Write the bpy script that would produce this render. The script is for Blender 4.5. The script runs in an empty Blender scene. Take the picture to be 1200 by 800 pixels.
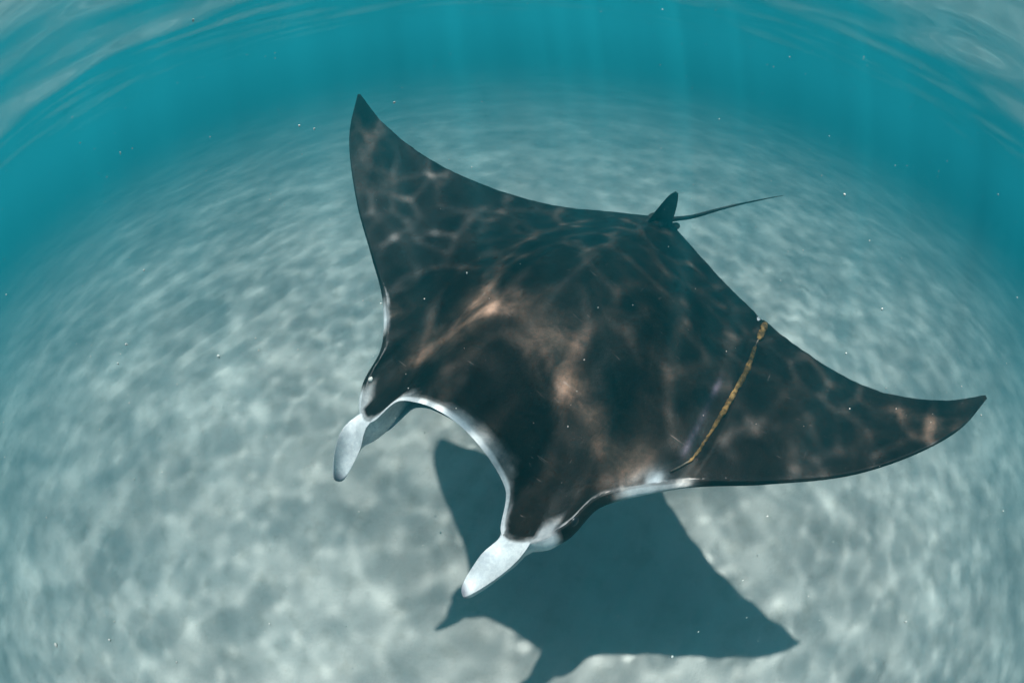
import bpy, bmesh, math, random
import numpy as np
from mathutils import Matrix, Vector, noise as mnoise
R_ = math.radians
scene = bpy.context.scene
random.seed(4); rng = np.random.default_rng(4)

# ------------------------------------------------------------------ camera
CAM_Z = 2.8                                   # metres above the sand
cam_d = bpy.data.cameras.new('camera'); cam = bpy.data.objects.new('camera', cam_d)
scene.collection.objects.link(cam); scene.camera = cam
cam.location = (0, 0, CAM_Z); cam.rotation_euler = (R_(48), 0, 0)
cam_d.lens = 15.3; cam_d.sensor_width = 36; cam_d.sensor_fit = 'HORIZONTAL'
cam_d.type = 'PANO'; cam_d.panorama_type = 'FISHEYE_EQUISOLID'   # the photo's wide fisheye lens
cam_d.fisheye_lens = 15.3; cam_d.fisheye_fov = R_(200)
cam_d.clip_start = 0.01; cam_d.clip_end = 1000

# ------------------------------------------------------------------ sky, sun, exposure
SUN_DIR = Vector((-0.123, 0.205, 1.0)).normalized()          # towards the sun
elev = math.asin(SUN_DIR.z); azim = math.atan2(SUN_DIR.x, SUN_DIR.y)
world = bpy.data.worlds.new('World'); scene.world = world; world.use_nodes = True
wn = world.node_tree.nodes; wl = world.node_tree.links
sky = wn.new('ShaderNodeTexSky'); sky.sky_type = 'NISHITA'; sky.sun_disc = False
sky.sun_elevation = elev; sky.sun_rotation = azim
wl.new(sky.outputs[0], wn['Background'].inputs[0]); wn['Background'].inputs[1].default_value = 0.105
sun_d = bpy.data.lights.new('sun', 'SUN'); sun = bpy.data.objects.new('sun', sun_d)
scene.collection.objects.link(sun)
sun_d.energy = 5.0; sun_d.angle = R_(1.25); sun_d.color = (1.0, 0.98, 0.95)
sun.rotation_euler = SUN_DIR.to_track_quat('Z', 'Y').to_euler()
sun.location = (0, 0, 30)
vs = scene.view_settings
vs.view_transform = 'Standard'; vs.look = 'None'; vs.exposure = 0.30; vs.gamma = 1.0; vs.use_curve_mapping = False
cy = scene.cycles
cy.max_bounces = 3; cy.diffuse_bounces = 1; cy.glossy_bounces = 2; cy.transmission_bounces = 2
cy.volume_bounces = 0; cy.transparent_max_bounces = 12
cy.use_adaptive_sampling = True; cy.adaptive_threshold = .02; cy.adaptive_min_samples = 12
cy.use_denoising = True
try: cy.denoiser = 'OPENIMAGEDENOISE'
except Exception: pass
cy.sample_clamp_indirect = 4.0

# ------------------------------------------------------------------ helpers
COL = scene.collection
def link(name, me, mat=None, parent=None):
    o = bpy.data.objects.new(name, me); COL.objects.link(o)
    if mat: me.materials.append(mat)
    if parent: o.parent = parent
    return o
def mesh(name, V, F, smooth=True):
    me = bpy.data.meshes.new(name); me.from_pydata([tuple(v) for v in V], [], [tuple(f) for f in F])
    if smooth: me.polygons.foreach_set('use_smooth', [True]*len(me.polygons))
    me.update(); return me
class NT:
    def __init__(s, name):
        s.m = bpy.data.materials.new(name); s.m.use_nodes = True
        s.n = s.m.node_tree.nodes; s.l = s.m.node_tree.links; s.n.clear()
        s.out = s.n.new('ShaderNodeOutputMaterial')
    def new(s, t, ins=None, **kw):
        nd = s.n.new(t)
        for k, v in kw.items(): setattr(nd, k, v)
        for k, v in (ins or {}).items(): s.put(nd.inputs[k], v)
        return nd
    def put(s, sock, v):
        if hasattr(v, 'is_linked') or hasattr(v, 'links'): s.l.new(v, sock)
        else: sock.default_value = v
    def math(s, op, a, b=0.0, c=None, clamp=False):
        nd = s.n.new('ShaderNodeMath'); nd.operation = op; nd.use_clamp = clamp
        s.put(nd.inputs[0], a); s.put(nd.inputs[1], b)
        if c is not None: s.put(nd.inputs[2], c)
        return nd.outputs[0]
    def mix(s, f, a, b, blend='MIX'):
        nd = s.n.new('ShaderNodeMix'); nd.data_type = 'RGBA'; nd.blend_type = blend
        s.put(nd.inputs[0], f); s.put(nd.inputs[6], a); s.put(nd.inputs[7], b)
        return nd.outputs[2]
    def ramp(s, v, lo, hi, a=0.0, b=1.0):
        nd = s.n.new('ShaderNodeMapRange'); nd.interpolation_type = 'SMOOTHSTEP'
        s.put(nd.inputs[0], v); nd.inputs[1].default_value = lo; nd.inputs[2].default_value = hi
        nd.inputs[3].default_value = a; nd.inputs[4].default_value = b
        return nd.outputs[0]
    def noise(s, vec, scale, detail=4, rough=.55, dist=0.0, out=0):
        nd = s.new('ShaderNodeTexNoise', {'Scale': scale, 'Detail': detail, 'Roughness': rough, 'Distortion': dist})
        if vec is not None: s.l.new(vec, nd.inputs['Vector'])
        return nd.outputs[out]

# ------------------------------------------------------------------ materials
def mat_sand():
    t = NT('pale_sand'); co = t.new('ShaderNodeTexCoord').outputs['Object']
    big = t.noise(co, .8, 3); mid = t.noise(co, 6, 5, .6); fine = t.noise(co, 160, 3, .7)
    c = t.mix(t.ramp(big, .38, .62), (.47, .42, .38, 1), (.54, .49, .445, 1))
    c = t.mix(t.math('MULTIPLY', t.ramp(mid, .45, .75), .5), c, (.35, .31, .265, 1))
    c = t.mix(t.math('MULTIPLY', t.ramp(fine, .5, .75), .5), c, (.30, .275, .24, 1))
    bump = t.new('ShaderNodeBump', {'Height': t.math('ADD', t.math('MULTIPLY', mid, .03), t.math('MULTIPLY', fine, .004)), 'Strength': .7, 'Distance': 1.0})
    b = t.new('ShaderNodeBsdfPrincipled', {'Base Color': c, 'Roughness': .95, 'Normal': bump.outputs[0]})
    b.inputs['Specular IOR Level'].default_value = .15
    t.l.new(b.outputs[0], t.out.inputs[0]); return t.m

def mat_surface():
    # rippled interface seen from below: mirror beyond the critical angle, clear above it;
    # sunbeam = caustic light net painted into the transparency colour, patterning the sun below
    t = NT('rippled_water')
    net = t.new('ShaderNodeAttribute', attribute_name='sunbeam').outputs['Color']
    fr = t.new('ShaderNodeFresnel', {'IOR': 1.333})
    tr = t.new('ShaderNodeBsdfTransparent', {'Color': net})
    gl = t.new('ShaderNodeBsdfGlossy', {'Color': (1, 1, 1, 1), 'Roughness': .05})
    mx = t.new('ShaderNodeMixShader', {0: fr.outputs[0], 1: tr.outputs[0], 2: gl.outputs[0]})
    t.l.new(mx.outputs[0], t.out.inputs[0]); return t.m

def mat_haze():
    t = NT('sea_water_haze')
    v = t.new('ShaderNodeVolumePrincipled', {'Color': (.011, .268, .322, 1), 'Density': .27, 'Anisotropy': .32})
    v.inputs['Absorption Color'].default_value = (.125, .40, .50, 1)
    t.l.new(v.outputs[0], t.out.inputs['Volume']); return t.m

def mat_skin():
    t = NT('manta_skin'); co = t.new('ShaderNodeTexCoord').outputs['Object']
    pg = t.new('ShaderNodeAttribute', attribute_name='pigment').outputs['Color']
    mot = t.noise(co, 9, 6, .62, .6); fine = t.noise(co, 70, 4, .65); speck = t.noise(co, 230, 2, .6)
    lum = t.new('ShaderNodeRGBToBW', {0: pg}).outputs[0]; dk = t.ramp(lum, .12, .45, 1.0, .26)
    c = t.mix(dk, pg, t.mix(t.ramp(mot, .3, .72), (.35, .35, .37, 1), (1.5, 1.42, 1.35, 1)), 'MULTIPLY')
    c = t.mix(t.math('MULTIPLY_ADD', dk, .5, .5), c, t.mix(t.ramp(fine, .35, .7), (.82, .82, .84, 1), (1.12, 1.1, 1.08, 1)), 'MULTIPLY')
    c = t.mix(t.math('MULTIPLY', t.math('MULTIPLY', t.ramp(speck, .70, .76), dk), .25), c, (.30, .28, .27, 1))
    lay = t.new('ShaderNodeMapping', {'Vector': co, 'Rotation': (0, 0, .5), 'Scale': (5, 90, 40)}).outputs[0]
    lay2 = t.new('ShaderNodeMapping', {'Vector': co, 'Rotation': (0, 0, -.7), 'Scale': (80, 4, 40)}).outputs[0]
    scr = t.math('MAXIMUM', t.ramp(t.noise(lay, 1, 2, .5), .70, .76), t.ramp(t.noise(lay2, 1, 2, .5), .71, .77))
    c = t.mix(t.math('MULTIPLY', t.math('MULTIPLY', scr, t.ramp(mot, .45, .6)), .35), c, (.20, .17, .155, 1))
    bump = t.new('ShaderNodeBump', {'Height': t.math('ADD', fine, t.math('MULTIPLY', speck, .4)), 'Strength': .4, 'Distance': .004})
    b = t.new('ShaderNodeBsdfPrincipled', {'Base Color': c, 'Roughness': .5, 'Normal': bump.outputs[0]})
    b.inputs['Specular IOR Level'].default_value = .08
    t.l.new(b.outputs[0], t.out.inputs[0]); return t.m

def mat_plain(name, c1, c2, scale, rough=.6, spec=.3):
    t = NT(name); co = t.new('ShaderNodeTexCoord').outputs['Object']
    n = t.noise(co, scale, 4, .6)
    c = t.mix(t.ramp(n, .35, .68), (*c1, 1), (*c2, 1))
    bump = t.new('ShaderNodeBump', {'Height': n, 'Strength': .4, 'Distance': .004})
    b = t.new('ShaderNodeBsdfPrincipled', {'Base Color': c, 'Roughness': rough, 'Normal': bump.outputs[0]})
    b.inputs['Specular IOR Level'].default_value = spec
    t.l.new(b.outputs[0], t.out.inputs[0]); return t.m

# ------------------------------------------------------------------ the setting: seabed, water surface
def graded(n, near, far, k):
    a = np.linspace(-1, 1, n)
    return np.sinh(a*k)/np.sinh(k)*far
def grid(xs, ys, Z):
    X, Y = np.meshgrid(xs, ys); n, m = len(xs), len(ys)
    V = np.stack([X.ravel(), Y.ravel(), Z.ravel()], 1)
    i = np.arange((m-1)*n).reshape(m-1, n)[:, :-1].ravel()
    return V, np.stack([i, i+1, i+1+n, i+n], 1)
def fast_mesh(name, V, F):
    me = bpy.data.meshes.new(name); me.vertices.add(len(V)); me.vertices.foreach_set('co', V.astype(np.float32).ravel())
    me.loops.add(F.size); me.loops.foreach_set('vertex_index', F.astype(np.int32).ravel())
    me.polygons.add(len(F)); me.polygons.foreach_set('loop_start', (np.arange(len(F))*F.shape[1]).astype(np.int32))
    me.polygons.foreach_set('use_smooth', np.ones(len(F), bool))
    me.update(calc_edges=True); me.validate(); return me

xs = graded(460, .03, 120, 5.2); ys = graded(460, .03, 120, 5.2) + 1.0
X, Y = np.meshgrid(xs, ys)
def waves(X, Y, specs):
    Z = 0*X
    for kx, ky, a, p, sharp in specs:
        s = np.sin(kx*X + ky*Y + p); Z += a*(np.sign(s)*np.abs(s)**sharp if sharp != 1 else s)
    return Z
cd = np.array([.58, .81]); nd_ = np.array([.81, -.58])           # along and across the ripple crests
wob = .5*np.sin(1.3*X+.7*Y) + .45*np.sin(-.9*X+1.6*Y+1) + .3*np.sin(2.3*X+2.9*Y+2)
ph = (X*nd_[0]+Y*nd_[1])*2*math.pi/.27 + 1.6*wob
amp = .022*(.55+.45*np.sin(.8*X-.5*Y+.6)*np.cos(.6*X+.9*Y))
rr = np.hypot(X, Y-1); fade = np.clip(1.6 - rr/9, 0, 1)
Z = fade*amp*(np.sin(ph)+.25*np.sin(2*ph+.6)) + .02*np.sin(.7*X+.4*Y)+.018*np.sin(-.5*X+.9*Y+2) + .006*np.sin(2.1*X-1.7*Y)
V, F = grid(xs, ys, Z)
seabed = link('seabed', fast_mesh('seabed', V, F), mat_sand()); seabed['kind'] = 'structure'
seabed['label'] = 'pale rippled sand seabed under the dappled light'; 

SURF_Z = CAM_Z + .52
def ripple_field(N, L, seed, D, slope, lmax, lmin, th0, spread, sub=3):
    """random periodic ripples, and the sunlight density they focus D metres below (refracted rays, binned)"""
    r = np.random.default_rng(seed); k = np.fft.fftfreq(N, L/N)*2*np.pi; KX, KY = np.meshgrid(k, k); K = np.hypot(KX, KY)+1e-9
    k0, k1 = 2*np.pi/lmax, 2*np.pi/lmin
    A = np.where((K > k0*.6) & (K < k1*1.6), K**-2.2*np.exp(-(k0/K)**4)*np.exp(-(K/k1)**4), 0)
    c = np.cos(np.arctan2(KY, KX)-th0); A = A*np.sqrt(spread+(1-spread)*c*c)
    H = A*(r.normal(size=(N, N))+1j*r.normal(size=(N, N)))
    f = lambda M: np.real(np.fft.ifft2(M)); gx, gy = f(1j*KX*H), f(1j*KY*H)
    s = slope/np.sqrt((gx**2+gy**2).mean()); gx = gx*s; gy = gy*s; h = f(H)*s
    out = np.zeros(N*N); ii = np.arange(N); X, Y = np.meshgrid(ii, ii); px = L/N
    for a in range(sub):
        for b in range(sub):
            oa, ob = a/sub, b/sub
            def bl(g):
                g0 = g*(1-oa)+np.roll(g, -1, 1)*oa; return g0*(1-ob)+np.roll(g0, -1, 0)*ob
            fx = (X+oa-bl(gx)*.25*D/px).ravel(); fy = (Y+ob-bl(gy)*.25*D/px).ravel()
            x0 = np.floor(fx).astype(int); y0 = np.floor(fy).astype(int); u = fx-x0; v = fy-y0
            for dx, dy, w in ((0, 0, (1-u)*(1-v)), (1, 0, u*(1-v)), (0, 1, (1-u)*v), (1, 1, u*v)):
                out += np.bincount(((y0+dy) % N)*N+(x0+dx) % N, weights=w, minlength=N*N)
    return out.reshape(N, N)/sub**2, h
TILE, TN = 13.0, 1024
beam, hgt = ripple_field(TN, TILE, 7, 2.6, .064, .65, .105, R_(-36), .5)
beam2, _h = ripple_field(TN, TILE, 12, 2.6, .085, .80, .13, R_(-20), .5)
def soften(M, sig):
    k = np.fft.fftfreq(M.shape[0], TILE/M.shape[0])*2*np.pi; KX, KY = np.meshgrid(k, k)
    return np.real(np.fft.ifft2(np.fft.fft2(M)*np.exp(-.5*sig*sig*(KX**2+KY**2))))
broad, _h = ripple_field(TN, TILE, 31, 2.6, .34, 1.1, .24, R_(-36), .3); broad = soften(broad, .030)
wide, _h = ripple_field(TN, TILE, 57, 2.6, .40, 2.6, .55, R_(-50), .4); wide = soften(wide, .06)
soft_net = .38 + .22*np.minimum(soften(beam2, .020), 6) + .28*np.minimum(broad, 3) + .17*np.minimum(wide, 3)           # soft painted light net, for the sand
beam = .02 + .74*np.minimum(beam, 18) + .30*np.minimum(beam2, 14)                        # crisp painted light net, for the manta's back
def widening(near, step, grow, far):
    p = list(np.arange(0, near, step)); d = step
    while p[-1] < far: p.append(p[-1]+d); d *= 1+grow
    p = np.array(p); return np.concatenate([-p[:0:-1], p])
xs = widening(1.9, .011, .028, 130); ys = widening(1.9, .011, .028, 130)+1.7
X, Y = np.meshgrid(xs, ys)
gx = np.gradient(xs); gy = np.gradient(ys); SP = np.maximum(gx[None, :], gy[:, None])
def mips(M):
    out = [M]
    while out[-1].shape[0] > 4:
        m_ = out[-1]; out.append(.25*(m_[::2, ::2]+m_[1::2, ::2]+m_[::2, 1::2]+m_[1::2, 1::2]))
    return out
def tex(ms, X, Y, lev):
    def one(l):
        m_ = ms[l]; n = m_.shape[0]; fx = X/TILE*n-.5; fy = Y/TILE*n-.5
        x0 = np.floor(fx).astype(int); y0 = np.floor(fy).astype(int); u = fx-x0; v = fy-y0
        g = lambda a, b: m_[(y0+b) % n, (x0+a) % n]
        return g(0, 0)*(1-u)*(1-v)+g(1, 0)*u*(1-v)+g(0, 1)*(1-u)*v+g(1, 1)*u*v
    lev = np.clip(lev, 0, len(ms)-1.001); out = np.zeros_like(X)
    for l in range(len(ms)-1):
        w = np.clip(1-np.abs(lev-l), 0, 1)
        if w.any(): out += w*one(l)
    return out
lev = np.log2(np.maximum(SP/(TILE/TN), 1))
# added mask: manta footprint along the sun, where the crisp light net is painted
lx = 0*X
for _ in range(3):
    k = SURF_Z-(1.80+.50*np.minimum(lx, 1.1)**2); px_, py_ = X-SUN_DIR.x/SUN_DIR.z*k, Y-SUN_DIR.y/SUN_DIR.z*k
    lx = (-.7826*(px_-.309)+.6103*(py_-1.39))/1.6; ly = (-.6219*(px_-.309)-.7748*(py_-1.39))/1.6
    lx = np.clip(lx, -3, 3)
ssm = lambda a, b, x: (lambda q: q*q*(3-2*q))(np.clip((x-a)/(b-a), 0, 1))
al = np.abs(lx); ray_mask = ssm(.0, .10, ly-(-.47+.38*al))*ssm(.02, .12, (.62-.56*al)-ly)*(1-ssm(.90, 1.05, al))
T = tex(mips(beam), X, Y, lev)*ray_mask + tex(mips(soft_net), X, Y, lev)*(1-ray_mask); T *= 1.0
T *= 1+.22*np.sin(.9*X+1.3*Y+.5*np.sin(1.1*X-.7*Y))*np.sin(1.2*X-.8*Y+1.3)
Z = .16*tex(mips(hgt), X, Y, lev)*np.clip(1.6-np.hypot(X, Y)/6, .25, 1)
for i in range(14):
    lam = 4.2*(.86**i); th = R_(-36) + rng.normal(0, .5); k = 2*math.pi/lam
    fd = np.clip(1.7 - np.hypot(X, Y)/(lam*7), 0, 1)
    Z += fd*.0040*lam**.9*np.sin(k*(math.cos(th)*X+math.sin(th)*Y) + rng.uniform(0, 6.28) + .8*np.sin(.5*k*(math.sin(th)*X-math.cos(th)*Y)))
V, F = grid(xs, ys, Z); V[:, 2] += SURF_Z
wme = fast_mesh('water_surface', V, F)
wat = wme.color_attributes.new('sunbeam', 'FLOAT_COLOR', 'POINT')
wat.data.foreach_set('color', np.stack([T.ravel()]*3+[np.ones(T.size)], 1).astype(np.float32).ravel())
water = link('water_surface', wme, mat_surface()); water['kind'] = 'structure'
water['label'] = 'rippled underside of the sea surface overhead'

# ------------------------------------------------------------------ manta ray
S = 1.6
PA = dict(mc=(0,.477,.010), mq=(.140,.500,-.020), ci=(.186,.564,-.080), co=(.238,.556,-.112), eye=(.270,.500,-.076), sh=(.286,.416,-.034),
          l4=(.406,.314,-.023), l3=(.559,.232,-.001), l2=(.753,.134,.066), l1=(.948,.005,.209), tip=(1.036,-.102,.315),
          t1=(.932,-.116,.215), t2=(.750,-.141,.110), t3=(.535,-.200,.036), t4=(.322,-.302,-.008), t5=(.129,-.422,-.005))
PB = dict(PA); PB.update(l1=(.948,.005,.258), l2=(.753,.134,.121), l3=(.559,.232,.049), l4=(.406,.314,.012), tip=(1.036,-.102,.318),
          t1=(.932,-.116,.207), t2=(.750,-.141,.090), t3=(.535,-.200,.028), t4=(.322,-.302,-.002),
          mq=(.140,.500,-.045), eye=(.268,.501,-.038), co=(.238,.556,-.045), ci=(.186,.566,-.088))
LEK = ['mc', 'mq', 'ci', 'co', 'eye', 'sh', 'l4', 'l3', 'l2', 'l1', 'tip']
def knots(P):
    le = np.array([P[k] for k in LEK])
    te = np.array([(0,-.505,-.012), (.022,-.503,-.011), (.040,-.495,-.010), (.058,-.480,-.009), (.080,-.462,-.008), P['t5'], P['t4'], P['t3'], P['t2'], P['t1'], np.array(P['tip'])-(.002, .004, .001)])
    return le, te
def spline(P, x):                     # centripetal Catmull-Rom through P at integer parameters x, mirrored at the start
    m = P[1]*[-1, 1, 1]; Q = np.vstack([m, P, 2*P[-1]-P[-2]])
    tt = np.concatenate([[0], np.cumsum(np.linalg.norm(np.diff(Q, axis=0), axis=1)**.55 + 1e-4)])
    i = np.clip(x.astype(int), 0, len(P)-2); f = x - i; i = i+1
    def tan(j):
        a = (Q[j]-Q[j-1])/(tt[j]-tt[j-1])[:, None]; b = (Q[j+1]-Q[j])/(tt[j+1]-tt[j])[:, None]
        w = ((tt[j]-tt[j-1])/(tt[j+1]-tt[j-1]))[:, None]
        return a*(1-w) + b*w
    h = (tt[i+1]-tt[i])[:, None]; f = f[:, None]
    last = i+1 >= len(Q)-1
    m0 = tan(i); m1 = tan(np.minimum(i+1, len(Q)-2))
    return (2*f**3-3*f**2+1)*Q[i] + (f**3-2*f**2+f)*h*m0 + (-2*f**3+3*f**2)*Q[i+1] + (f**3-f**2)*h*m1
sst = lambda a, b, x: (lambda q: q*q*(3-2*q))(np.clip((x-a)/(b-a), 0, 1))
counts = [10, 16, 34, 10, 14, 44, 40, 22, 22, 20]
pidx = np.concatenate([np.linspace(i, i+1, c, endpoint=False) for i, c in enumerate(counts)] + [[10.0]])
# density towards the fin edges
m = (pidx > 2) & (pidx < 3); pidx[m] = 2.5 - .5*np.cos(math.pi*(pidx[m]-2))
interp = lambda ks, x: np.interp(x, np.arange(len(ks)), ks)
H_TOP = [.012, .012, .013, .013, .016, .014, .008, .005, .004, .003, .001]
H_BOT = [.045, .055, .062, .060, .050, .032, .016, .010, .006, .004, .001]
NT_, NE, NN, NB = 64, 22, 14, 34
def half(P, sgn, fin):
    """columns of one half of the body: returns (ncol, nrow, 3) and (ncol, nrow, 4) of (p, v, ext, side)"""
    le, te = knots(P); L = spline(le, pidx); T = spline(te, pidx)
    L[0, 0] = T[0, 0] = 0
    ht = interp(H_TOP, pidx); hb = interp(H_BOT, pidx)
    n = len(pidx); rows = []; info = []
    def body(v, top):
        v = v[None, :]; k = L[:, None, :]*v[..., None] + T[:, None, :]*(1-v[..., None])
        x = np.abs(k[..., 0]); y = k[..., 1]
        w6 = sst(5.0, 6.5, pidx)[:, None]; ys_ = .50-.186*np.minimum(x/.406, 1)**2
        vs_ = np.clip((y-T[:, 1][:, None])/(ys_-T[:, 1][:, None]), 0, 1)
        th = .098*np.exp(-(x/.25)**2) + .022*np.clip(1.02-x, 0, 1)
        chord = np.linalg.norm(L-T, axis=1)[:, None]; th = np.minimum(th, .16*chord + .001)
        ve = v*w6 + vs_*(1-w6); vv = ve**1.25; pr = np.sin(math.pi*vv)**.85*(1-.15*np.cos(2*math.pi*vv))
        # low spine ridge and the shoulder muscles
        ridge = .010*np.exp(-(x/.022)**2)*sst(-.50, -.30, y)*(1-sst(.1, .35, y))
        muscle = .006*np.exp(-((x-.17)/.09)**2-((y-.20)/.14)**2)
        zs_ = np.where(pidx < 6, L[0, 2]+(np.interp(6., pidx, L[:, 2])-L[0, 2])*sst(0, 6, pidx), L[:, 2])
        z = T[:, 2][:, None]*(1-v) + zs_[:, None]*v + (L[:, 2]-zs_)[:, None]*v**6
        if top: z += th*pr + ht[:, None]*v**6 + .0015*(1-v) + ridge + muscle
        else:   z -= .75*th*pr + hb[:, None]*v**3 + .0015*(1-v)
        return np.stack([k[..., 0], k[..., 1], z], -1)
    vt = 1-(1-np.linspace(0, 1, NT_))**1.35
    top = body(vt, True); vb = 1-(1-np.linspace(0, 1, NB))**1.2; bot = body(vb, False)[:, ::-1]
    # outward direction at the leading edge
    d = np.gradient(L, axis=0); out = np.stack([-d[:, 1], d[:, 0], 0*d[:, 0]], -1)
    out[:, 0] *= 1; nrm = np.linalg.norm(out, axis=1, keepdims=True); out = out/np.maximum(nrm, 1e-9)
    flip = (out*(L-T)).sum(1) < 0; out[flip] *= -1; out[0] = (0, 1, 0); out[-1] = out[-2]
    # fins : columns 2..3 run on into the cephalic lobe
    tau = np.clip((pidx-2.5)/.5, -1.0, 1.0); inside = (pidx > 1.999) & (pidx < 3.001)
    ext = np.where(inside, np.clip(1-np.abs(tau)**3.0, 0, 1)**.5, 0.0)
    q = np.linspace(0, 1, NE+1)[1:]
    C0, C1, C2, C3 = fin['path']
    eps = ext[:, None]*q[None, :]; e3 = eps[..., None]
    C = (1-e3)**3*C0 + 3*(1-e3)**2*e3*C1 + 3*(1-e3)*e3**2*C2 + e3**3*C3
    D = 3*(1-e3)**2*(C1-C0) + 6*(1-e3)*e3*(C2-C1) + 3*e3**2*(C3-C2); D = D/np.linalg.norm(D, axis=-1, keepdims=True)
    tw = fin['tw0'] + (fin['tw1']-fin['tw0'])*eps
    side0 = np.cross(D, np.array([0, 0, 1.])); side0 /= np.linalg.norm(side0, axis=-1, keepdims=True)
    upv = np.cross(side0, D)
    W = side0*np.cos(tw)[..., None] + upv*np.sin(tw)[..., None]          # +tau = outer edge
    Nn = np.cross(W, D)
    hw = fin['hw']*(1-.18*eps)
    cup = fin['cup']*(tau[:, None]**2)
    blade = C + W*(tau[:, None]*hw)[..., None] + Nn*cup[..., None]
    b = sst(0, .48, eps)[..., None]
    lip = .004*np.linspace(0, 1, NE)[None, :, None]*out[:, None, :]
    base_t = top[:, -1][:, None, :] + lip; base_b = bot[:, 0][:, None, :] + lip
    tk = .0115*(1-.45*eps)*np.sqrt(np.clip(1-.80*tau[:, None]**2, 0.02, 1)); 
    ins = inside[:, None, None]
    fwd_t = base_t + np.where(ins, (C - C0), 0); fwd_b = base_b + np.where(ins, (C - C0), 0)
    et = np.where(ins, fwd_t*(1-b) + (blade+Nn*tk[..., None])*b, base_t)
    eb = np.where(ins, fwd_b*(1-b) + (blade-Nn*tk[..., None])*b, base_b)[:, ::-1]
    # nose : rounded edge, or the open mouth between the lips
    a, c = et[:, -1], eb[:, 0]
    qn = np.linspace(0, 1, NN+2)[1:-1]
    rad = np.linalg.norm(a-c, axis=1)*.5
    bul = np.where(inside, .6, np.interp(pidx, [0, 3.0, 3.5, 4, 5, 10], [.2, .2, .5, .55, .6, .8]))
    tipdir = np.where(inside[:, None], np.take_along_axis(D, np.full((n, 1, 1), NE-1), 1)[:, 0], out)
    semi = a[:, None]*(1-qn[None, :, None]) + c[:, None]*qn[None, :, None] + tipdir[:, None]*(np.sin(math.pi*qn)[None, :]*(rad*bul)[:, None])[..., None]
    mouth = (1-sst(1.55, 2.0, pidx))
    depth = .20*np.sin(math.pi*qn)**.6
    cav = a[:, None]*(1-qn[None, :, None]**1.5) + c[:, None]*qn[None, :, None]**1.5 - np.array([0, 1., 0])*depth[None, :, None]
    cav[..., 2] -= .012*np.sin(math.pi*qn)**.5
    nose = semi*(1-mouth[:, None, None]) + cav*mouth[:, None, None]
    G = np.concatenate([top, et, nose, eb, bot], 1)
    # lower jaw sits a little behind the upper lip
    nr = G.shape[1]
    v_row = np.concatenate([vt, 1+q, 2.05+.9*qn, 3+(1-q), 4+(1-vb[::-1])])
    E_row = np.concatenate([np.zeros((n, NT_)), eps, np.repeat(ext[:, None], NN, 1), eps[:, ::-1], np.zeros((n, NB))], 1)
    nb0 = NT_+NE+NN
    back = (.022+.010*mouth)[:, None]*np.where(inside, 0, 1)[:, None]*(mouth[:, None] > .01)*np.ones((1, nr))
    wrow = np.zeros(nr); wrow[NT_+NE+NN//2:nb0] = np.linspace(0, 1, NN-NN//2); wrow[nb0:nb0+NE] = 1
    wrow[nb0+NE:] = np.clip(1-np.arange(NB)/8, 0, 1)
    G[..., 1] -= back*wrow[None, :]
    G[..., 0] *= sgn
    info = np.stack([np.repeat(pidx[:, None], nr, 1), np.repeat(v_row[None, :], n, 0), E_row], -1)
    return G, info
finA = dict(path=[np.array(p) for p in ((.213,.560,-.098), (.219,.600,-.110), (.215,.650,-.138), (.201,.704,-.186))], tw0=.15, tw1=.75, hw=.034, cup=.020)
finB = dict(path=[np.array(p) for p in ((.213,.560,-.068), (.218,.605,-.078), (.214,.655,-.100), (.201,.704,-.132))], tw0=.10, tw1=.55, hw=.034, cup=.020)
GA, IA = half(PA, 1, finA); GB, IB = half(PB, -1, finB)
mid = .5*(GA[0]+GB[0]); mid[:, 0] = 0; GA[0] = GB[0] = mid
G = np.concatenate([GB[::-1], GA[1:]], 0); I = np.concatenate([IB[::-1], IA[1:]], 0)
nc, nr = G.shape[:2]
V = G.reshape(-1, 3).copy(); info = I.reshape(-1, 3)
cut = np.exp(-((V[:, 0]+.416+.012*np.sin(9*V[:, 1]))/.010)**2)*(V[:, 1] < .30)          # groove where the line bites into the wing
V[:, 1] += .0030*np.array([mnoise.noise(Vector((q[0]*22, 3., 1.))) + .6*mnoise.noise(Vector((q[0]*55, 9., 4.))) for q in V])*np.exp(-(info[:, 1]/.05)**2)   # slightly worn trailing edge
V[:, 2] -= cut*.0045*(info[:, 1] < 1); V[:, 1] += cut*.014*np.exp(-(info[:, 1]/.03)**2)
idx = np.arange(nc*nr).reshape(nc, nr)
a = idx[:-1, :]; b2 = idx[1:, :]; a1 = np.roll(a, -1, 1); b1 = np.roll(b2, -1, 1)
F = np.stack([a, a1, b1, b2], -1).reshape(-1, 4)

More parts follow.
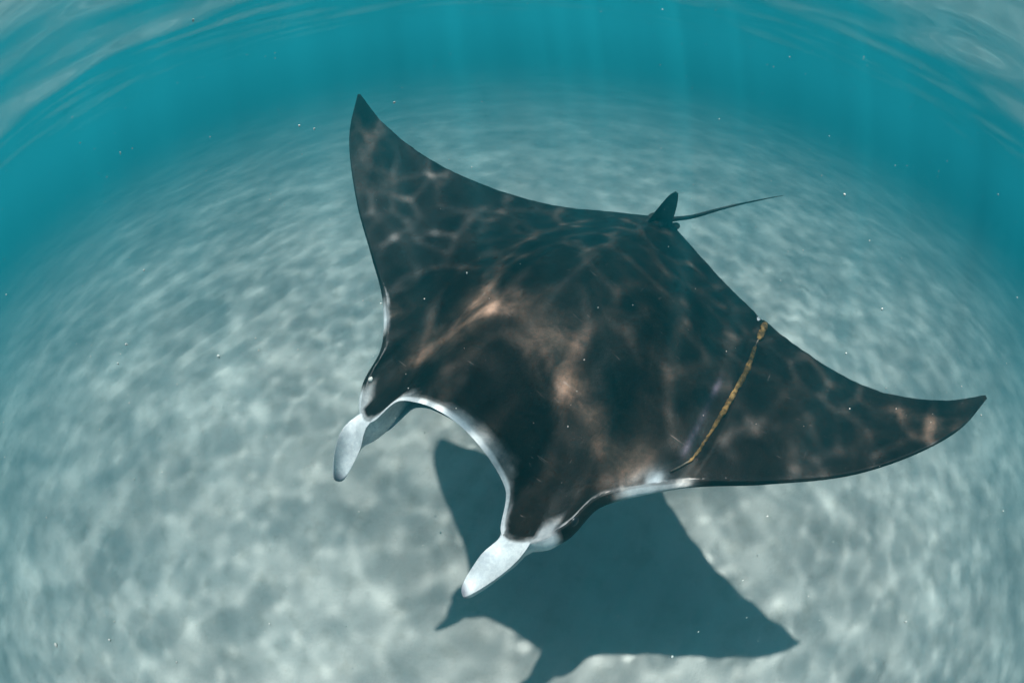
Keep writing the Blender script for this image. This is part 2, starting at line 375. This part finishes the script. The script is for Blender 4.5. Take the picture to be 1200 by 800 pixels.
def pigment(V, info):
    x, y = V[:, 0], V[:, 1]; ax = np.abs(x); p, v, e = info[:, 0], info[:, 1], info[:, 2]
    nz = np.array([mnoise.fractal(Vector((q[0]*14, q[1]*14, q[2]*14)), .8, 2.0, 4) for q in V])
    nz2 = np.array([mnoise.fractal(Vector((q[0]*5+7, q[1]*5, q[2]*5)), .8, 2.0, 3) for q in V])
    dark = np.array([.0120, .0085, .0068]); pale = np.array([.150, .096, .070]); white = np.array([.80, .80, .79])
    w = np.zeros(len(V)); topside = v < 2.01
    # belly white, lips mottled grey-white, lobes white
    w[v > 2.01] = 1
    d_le = np.where(v <= 1, 1-v, 0)
    band = np.interp(p, [0, 1, 1.6, 2, 2.5, 3, 3.4, 4.2, 5, 5.4, 5.9, 6.3, 10], [.020, .030, .042, .016, .006, .006, .006, .006, .006, .008, .014, .0, .0])
    band = band*(1+.7*nz)
    w = np.where(topside & (v <= 1) & (band > 0), np.maximum(w, (.14+.30*np.clip(.5+nz, 0, 1))*(1-sst(.25, 1.0, d_le/np.maximum(band, 1e-4)))), w)
    w = np.where(topside & (v > 1), np.where(p < 6.3, np.where(e > 0, sst(.005, .035, e+.006*nz), np.where(p < 3, .8, .45)), 0), w)
    w = np.where(topside & (v <= 1) & (p < 2.0), np.maximum(w, .85*(1-sst(.004, .011, d_le))), w)        # clean lip rim
    w = np.maximum(w, (v <= 1)*(x < 0)*np.clip(.42*np.exp(-((x+.350)/.028)**2)*np.exp(-((1-v)/.034)**2)*(1+2.4*nz), 0, .9))
    cheek = sst(3.55, 3.9, p)*(1-sst(5.15, 5.5, p))*(v > 1)*(v < 2.72); w = w*(1-cheek)      # dark upper cheek
    w = np.where((p > 3.01) & (p < 3.9) & (v > .93) & (v < 3), np.maximum(w, .50*sst(.955, .99, v)*sst(3.0, 3.2, p)*(1-sst(3.55, 3.9, p))), w)
    w = np.where((v < 4.12) & (v > 1), w*(1-sst(5.5, 6.25, p+.15*nz)), w)
    lobe_tip = sst(.86, .97, e)*(v > 1)*(v < 4)
    inner = (v > 2.01) & (p > 6.6); w = np.where(inner & (v < 2.9), 0, w)      # wing edges dark
    # pale shoulder bars and blotches
    g = lambda cx, cy, sx, sy, an: np.exp(-(((x-cx)*math.cos(an)+(y-cy)*math.sin(an))/sx)**2-((-(x-cx)*math.sin(an)+(y-cy)*math.cos(an))/sy)**2)
    pt = .8*g(-.055,.255,.055,.050,.3) + .75*g(-.150,.300,.085,.022,-.3) + .55*g(.060,.235,.06,.03,.5) + .75*g(.150,.270,.035,.085,.35) + .4*g(.20,.36,.03,.06,.1)
    pt += .9*g(-.325,.335,.022,.06,.5) + .5*g(-.28,.36,.05,.03,0) + .6*g(.34,.34,.03,.05,-.4)
    pt += .7*g(-.90,-.01,.10,.035,-.55) + .45*g(.93,-.03,.06,.05,.5) + .25*g(.75,.05,.10,.06,.4)
    pt = np.clip(pt*(1+.9*nz), 0, 1)*(v <= 1.0)
    col = dark[None]*(1+.35*nz2[:, None])
    col = col*(1-pt[:, None]) + pale[None]*pt[:, None]
    sw = np.clip(w, 0, 1)[:, None]; col = col*(1-sw) + white[None]*(1+.22*nz[:, None])*sw
    # old healed groove beside the tangled line
    gr = .7*np.exp(-((x+.378+.03*(y-.17))/.007)**2)*sst(.02, .10, y)*(1-sst(.25, .30, y))*(v < 1)
    col = col*(1-.6*gr[:, None]) + np.array([.085, .075, .105])*(.6*gr*(1+.8*nz))[:, None]
    lt = lobe_tip[:, None]; col = col*(1-.75*lt) + np.array([.13, .12, .17])*.75*lt
    return np.clip(col, .004, .9)
PIG = pigment(V, info)

def tube(path, rad, seg=12, squash=1.0, cap=True):
    path = np.array(path, float); n = len(path); Vs = []; Fs = []
    up = np.array([0, 0, 1.0])
    for i in range(n):
        d = path[min(i+1, n-1)]-path[max(i-1, 0)]; d /= np.linalg.norm(d)
        s = np.cross(d, up); s /= np.linalg.norm(s); u = np.cross(s, d)
        for k in range(seg):
            an = 2*math.pi*k/seg; Vs.append(path[i]+rad[i]*(s*math.cos(an)+u*math.sin(an)*squash))
    for i in range(n-1):
        for k in range(seg):
            k2 = (k+1) % seg; Fs.append((i*seg+k, i*seg+k2, (i+1)*seg+k2, (i+1)*seg+k))
    if cap: Fs += [tuple(range(seg))[::-1], tuple(range((n-1)*seg, n*seg))]
    return np.array(Vs), Fs
def crom(P, n):
    P = np.array(P, float); Q = np.vstack([2*P[0]-P[1], P, 2*P[-1]-P[-2]]); out = []
    for x in np.linspace(0, len(P)-1-1e-6, n):
        i = int(x); f = x-i; a, b, c, d = Q[i:i+4]
        out.append(.5*((2*b)+(-a+c)*f+(2*a-5*b+4*c-d)*f*f+(-a+3*b-3*c+d)*f**3))
    return np.array(out)
tail_p = crom([(0,-.40,.012), (-.008,-.47,.006), (-.022,-.505,.006), (-.077,-.56,.021), (-.132,-.64,.041), (-.192,-.72,.064), (-.265,-.79,.098), (-.337,-.85,.134)], 60)
tq = np.linspace(0, 1, 60); tail_r = np.where(tq < .28, .020-.028*tq, .0100*(1-tq)**.9*1.1+.0008)
tail_r = np.minimum(tail_r, .020); TV, TF = tube(tail_p, tail_r, 12, .9)
# dorsal fin: a lofted blade with a flared foot
DV = []; DF = []; ND, NS = 16, 20
for i in range(ND):
    h = i/(ND-1); zz = -.005+.128*h
    y0 = -.375-.062*h**.8-.032*h**2.5; y1 = -.505-.018*math.sin(h*math.pi)*.5+.006*h
    ych = max((y0-y1)*(1-.10*h), .004) if h < 1 else .004
    th = .0075*(1-.75*h)+.030*max(0, 1-h*3.6)**2.2
    if h > .9: ych *= math.sqrt(max(1-((h-.9)/.1)**2, .02))
    yc = .5*(y0+y1) if h <= .9 else .5*(y0+y1)
    for k in range(NS):
        an = 2*math.pi*k/NS; DV.append((th*math.sin(an)*(1 if h < .97 else .4), yc+.5*ych*math.cos(an), zz))
for i in range(ND-1):
    for k in range(NS):
        k2 = (k+1) % NS; DF.append((i*NS+k, i*NS+k2, (i+1)*NS+k2, (i+1)*NS+k))
DF += [tuple(range(NS)), tuple(range((ND-1)*NS, ND*NS))]
DV = [(q[0]*math.cos(-.5)-(q[1]+.46)*math.sin(-.5)-.004, q[0]*math.sin(-.5)+(q[1]+.46)*math.cos(-.5)-.458, q[2]) for q in DV]   # swung with the tail
# small pelvic fins beside the tail root
def pelvic(s):
    pv, pf = tube(crom([(s*.03,-.43,-.004), (s*.038,-.48,-.007), (s*.040,-.515,-.010), (s*.036,-.532,-.012)], 14), [.014,.015,.016,.017,.017,.017,.017,.016,.015,.013,.011,.009,.006,.002], 12, .25)
    return pv, pf
allV = [V]; allF = [tuple(f) for f in F]; allC = [PIG]; off = len(V)
for pv, pf in ((TV, TF), (np.array(DV), DF), pelvic(1), pelvic(-1)):
    allV.append(pv); allF += [tuple(int(i)+off for i in f) for f in pf]; off += len(pv)
    allC.append(np.tile(np.array([[.020, .0175, .0165]]), (len(pv), 1)))
VV = np.concatenate(allV)*S; CC = np.concatenate(allC)
me = mesh('manta_body', VV, allF)
at = me.color_attributes.new('pigment', 'FLOAT_COLOR', 'POINT')
at.data.foreach_set('color', np.concatenate([CC, np.ones((len(CC), 1))], 1).astype(np.float32).ravel())
bm = bmesh.new(); bm.from_mesh(me)
bmesh.ops.remove_doubles(bm, verts=bm.verts, dist=2e-4)
bmesh.ops.holes_fill(bm, edges=[e for e in bm.edges if e.is_boundary])
bmesh.ops.recalc_face_normals(bm, faces=bm.faces)
bm.to_mesh(me); bm.free()
skin = mat_skin()
Rm = np.array([[-0.78263078, -0.62194322, 0.02599413], [0.61027414, -0.77483865, -0.16489554], [0.12269692, -0.11318878, 0.98596844]])
tv = np.array([0.3091256, 1.41607461, -0.95498686+CAM_Z])
manta = bpy.data.objects.new('manta_ray', None); COL.objects.link(manta)
MW = Matrix(Rm.tolist()).to_4x4(); MW.translation = Vector(tv)
MW = Matrix.Translation((0, 0, CAM_Z)) @ Matrix.Rotation(R_(-2), 4, 'X') @ Matrix.Translation((0, 0, -CAM_Z)) @ MW; manta.matrix_world = MW
manta['label'] = 'large black manta ray with white lipped mouth gliding over the sand'; manta['category'] = 'manta ray'
link('body', me, skin, manta)
# eyes on the sides of the head
eye_m = mat_plain('dark_eye', (.006, .006, .008), (.015, .014, .016), 60, .3, .35)
def eye_at(P, s):
    bm = bmesh.new(); bmesh.ops.create_uvsphere(bm, u_segments=20, v_segments=12, radius=.027)
    for v in bm.verts: v.co.x *= .62
    e = bpy.data.meshes.new('eye'); bm.to_mesh(e); bm.free(); e.polygons.foreach_set('use_smooth', [True]*len(e.polygons))
    o = link('eye', e, eye_m, manta); p = P['eye']
    o.location = (s*(p[0]+.008)*S, (p[1]-.022)*S, (p[2]+.000)*S)
eye_at(PA, 1); eye_at(PB, -1)

# ------------------------------------------------------------------ fouled fishing line round the left wing
from mathutils.bvhtree import BVHTree
bvh = BVHTree.FromPolygons([tuple(v) for v in VV], [tuple(f) for f in allF])
def skin_z(x, y, top=True):
    h = bvh.ray_cast(Vector((x*S, y*S, 2 if top else -2)), Vector((0, 0, -1 if top else 1)))
    return h[0].z/S if h[0] is not None else None
tops = [(-.376,.312), (-.392,.285), (-.402,.26), (-.408,.20), (-.413,.14), (-.418,.07), (-.424,.0), (-.424,-.06), (-.424,-.12), (-.428,-.175), (-.430,-.232)]
tp = crom([(a, b, 0) for a, b in tops], 90); path = []
for q in tp:
    z = skin_z(q[0], q[1]); path.append((q[0], q[1], (z if z is not None else path[-1][2]) + .003))
botp = []
for q in tp[::-1]:
    z = skin_z(q[0], q[1], False); 
    if z is not None: botp.append((q[0], q[1], z-.003))
path = np.array(path)
rope = bpy.data.objects.new('fishing_line', None); COL.objects.link(rope); rope.matrix_world = MW.copy()
rope['label'] = 'ochre algae covered fishing line cutting across the manta wing'; rope['category'] = 'fishing line'
loop = np.vstack([path, np.array(botp), path[:1]])
lv, lf = tube(loop, np.full(len(loop), .0021), 8)
line_m = mat_plain('weathered_line', (.05, .04, .03), (.14, .11, .08), 50, .7)
alg_m = mat_plain('ochre_algae', (.065, .038, .016), (.215, .122, .040), 55, .9, .08)
link('strand', mesh('strand', lv*S, lf), line_m, rope)
def growth(i0, i1, r0, seed):
    rg = np.random.default_rng(seed); seg = crom(path[i0:i1], max(24, 3*(i1-i0))); n = len(seg); t = np.linspace(0, 1, n)
    env = np.clip(np.sin(math.pi*t), 0, 1)**.35; r = 1.25*r0*env*(1+.20*np.convolve(rg.normal(0, 1, n+8), np.ones(9)/5, 'valid'))
    vv, ff = tube(seg + np.array([0, 0, .001]), np.clip(r, .0012, .02), 12, .7)
    for k in range(len(vv)):
        q = vv[k]; vv[k] = q + .0022*np.array(mnoise.noise_vector(Vector((q[0]*120, q[1]*120, q[2]*120))))
    link('algae_growth', mesh('algae_growth', vv*S, ff), alg_m, rope)
growth(12, 34, .0028, 1); growth(26, 54, .0046, 2); growth(42, 71, .0058, 3); growth(75, 86, .0082, 4); growth(83, 90, .0095, 5)

# ------------------------------------------------------------------ specks drifting in the water
NP = 2600; PV = []; PF = []
ico = bmesh.new(); bmesh.ops.create_icosphere(ico, subdivisions=1, radius=1); iv = np.array([v.co[:] for v in ico.verts]); jf = [[v.index for v in f.verts] for f in ico.faces]; ico.free()
cnt = 0
while cnt < NP:
    az = rng.uniform(-1.9, 1.9); dist = rng.uniform(.5, 5.5); z = rng.uniform(.4, SURF_Z-.25)
    p = np.array([math.sin(az)*dist, math.cos(az)*dist, z])
    if np.linalg.norm(p-[0, 0, CAM_Z]) < .5: continue
    r = .0010*math.exp(rng.normal(0, .6))
    sc = rng.uniform(.5, 1.6, 3); o = len(PV)
    PV += list(p + iv*r*sc + rng.normal(0, r*.15, iv.shape)); PF += [[i+o for i in f] for f in jf]; cnt += 1
specks = link('drifting_specks', mesh('drifting_specks', PV, PF), mat_plain('plankton', (.5, .5, .45), (.8, .78, .7), 30, .7))
specks['kind'] = 'stuff'; specks['label'] = 'tiny pale specks of plankton drifting in the water'; specks['category'] = 'plankton'

# ------------------------------------------------------------------ the water's own haze
bm = bmesh.new(); bmesh.ops.create_cube(bm, size=1)
for v in bm.verts: v.co = Vector((v.co.x*260, v.co.y*260, -1.1 if v.co.z < 0 else SURF_Z+.25))
hz = bpy.data.meshes.new('haze'); bm.to_mesh(hz); bm.free()
haze = link('haze', hz, mat_haze()); haze['kind'] = 'stuff'; haze['label'] = 'blue green sea water haze filling the scene'; haze['category'] = 'water'
